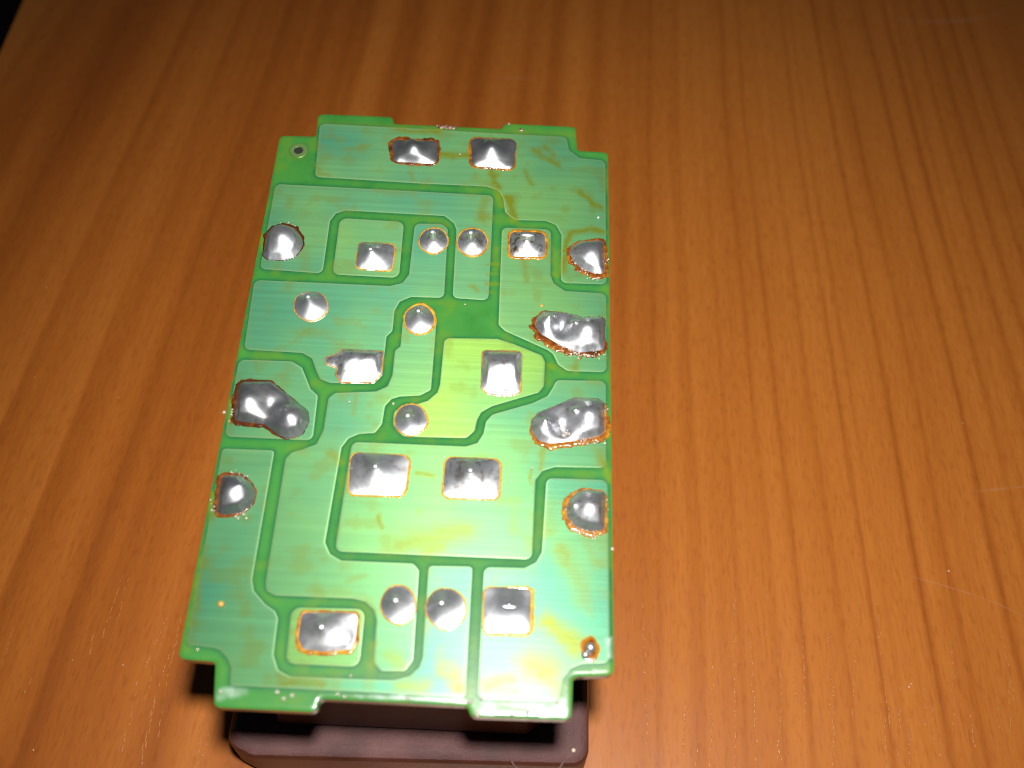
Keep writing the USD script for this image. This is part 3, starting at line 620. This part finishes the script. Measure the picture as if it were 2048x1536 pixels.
joint('round joint near the bottom, left of the pair', ell(797, 1210, 37, 41, wob=.015, seed=21), .5, .1, [(793, 1207, 1.35, 2.4, -1)], (.16, .08, None), [(793, 1207, .42, .45)], 0, 21, .1)
joint('round joint near the bottom, right of the pair', ell(892, 1218, 42, 43, wob=.015, seed=22), .5, .1, [(885, 1211, 1.4, 2.2, -1)], (.16, .06, None), [(884, 1212, .42, .45)], 0, 22, .1)
joint('square joint near the bottom with an orange right side', [(972, 1172), (1063, 1175), (1066, 1182), (1063, 1262), (1054, 1270), (972, 1270), (964, 1262), (966, 1180)], .45, .1, [(1018, 1216, 1.35, 2.6, -1)], (.3, .03, side_w(1, .3, 1.6, .25)), [(1018, 1219, .42, .3, 2.3, .9)], 0, 23, .1)
joint('square joint on the small bottom pad, amber at its near edge', [(601, 1223), (712, 1223), (719, 1232), (715, 1281), (703, 1303), (650, 1308), (604, 1303), (593, 1281)], .35, .1, [(648, 1260, 1.5, 2.4, -1), (695, 1283, .25, 1.2)], (.35, .3, both(side_w(-.2, 1, 1.5, .5), side_w(-1, .2, .9, .4))), [(646, 1260, .42, .35)], [(628, 1304, 668, 1307, 5, .13)], 24, .15)
# loose solder drops, flux crumbs and haze
q = board_px((1180, 1298)); part(BOARD, 'solder_drop', *blobs([(np.array([q[0], q[1], .55]), .55), (np.array([q[0] - .55, q[1] - .75, .4]), .4)], 3), 'solder', label='tiny solder drop by the lower right corner')
pts, T, d = tri_fill(Polygon([board_px(p) for p in ell(1180, 1298, 21, 24, wob=.08, seed=3)]), .15)
part(BOARD, 'flux', np.c_[pts, CU + .01 + .25 * smooth01(d / .9) * (.7 + .5 * noise2(pts, 2, 2))], T, 'burnt_flux', attrs={'burn': np.clip(.25 + .6 * smooth01(d / 1.2), 0, 1)})
c = board_px((443, 1209)); g0 = trimesh.creation.icosphere(subdivisions=2, radius=.34); vv = np.array(g0.vertices); vv *= 1 + .35 * (noise2(vv[:, :2] * 1.0, 2.1, 6, 2)[:, None] - .5)
tag(part(BOARD, 'flux_crumb', vv * [1, 1.1, .7] + [c[0], c[1], CU + .2], g0.faces, 'crumb') and stage.GetPrimAtPath(BOARD + '/flux_crumb'), label='yellow crumb on the lower left pad')
for (x, y, r) in [(1043, 261, .3), (1083, 612, .18), (1017, 249, .2)]:
    c = board_px((x, y)); vv = np.array(g0.vertices) / .34 * r; vv *= 1 + .5 * (noise2(vv[:, :2], 4.1, x % 17, 2)[:, None] - .5)
    part(BOARD, 'flux_crumb', vv * [1.3, 1, .5] + [c[0], c[1], .1], g0.faces, 'char' if x != 1083 else 'crumb')
P = rounded([(872, 250), (914, 252), (912, 259), (876, 257)], .1, .05)
pts, T, d = tri_fill(P, .12); part(BOARD, 'char_mark', np.c_[pts, .02 + .2 * smooth01(d / .25) * noise2(pts, 4, 3, 2)], T, 'char', label='charred patch at the far edge')
def haze(px, w=.8, k=.7):
    P = Polygon([board_px(p) for p in px]).buffer(.3).buffer(-.3).intersection(outline.buffer(-.02))
    P = max(P.geoms, key=lambda g: g.area) if hasattr(P, 'geoms') else P
    pts, T, d = tri_fill(P, .22)
    part(BOARD, 'flux_haze', np.c_[pts, CU + .03 + .12 * smooth01(d / w) * noise2(pts, 1.2, 8, 3)], T, 'flux_haze', attrs={'fade': smooth01(d / w) * k})
haze([(700, 1389), (800, 1386), (930, 1392), (936, 1410), (840, 1404), (720, 1400)], .5)
haze([(955, 1396), (1030, 1400), (1110, 1402), (1140, 1370), (1142, 1438), (1080, 1437), (1050, 1418), (1000, 1412), (990, 1434), (950, 1432)], .6)
haze([(428, 1372), (470, 1368), (500, 1375), (500, 1395), (430, 1408)], .6, .3)
haze([(1205, 1275), (1226, 1270), (1227, 1320), (1210, 1318)], .6)
# clear beads of flux sprinkled over the near edge
g = np.random.default_rng(5); it = []
for (x, y, r) in [(442, 1384, .22), (555, 1385, .25), (568, 1398, .22), (585, 1392, .25), (676, 1389, .2), (690, 1394, .2), (816, 1398, .22), (962, 1398, .22), (1055, 1426, .25), (955, 1429, .35), (1115, 1407, .22), (1024, 1430, .2), (940, 1404, .3), (1187, 1321, .22), (787, 808, .15), (699, 805, .15), (702, 1352, .15), (716, 1318, .18), (396, 1300, .15), (1224, 1099, .2), (449, 826, .2), (1065, 937, .15), (1196, 437, .2), (930, 610, .12), (920, 310, .12)]:
    c = board_px((x, y)); it.append((np.array([c[0], c[1], .08 + r * .45]), r))
part(BOARD, 'flux_bead', *blobs(it, 2), 'flux_bubble', kind='stuff')
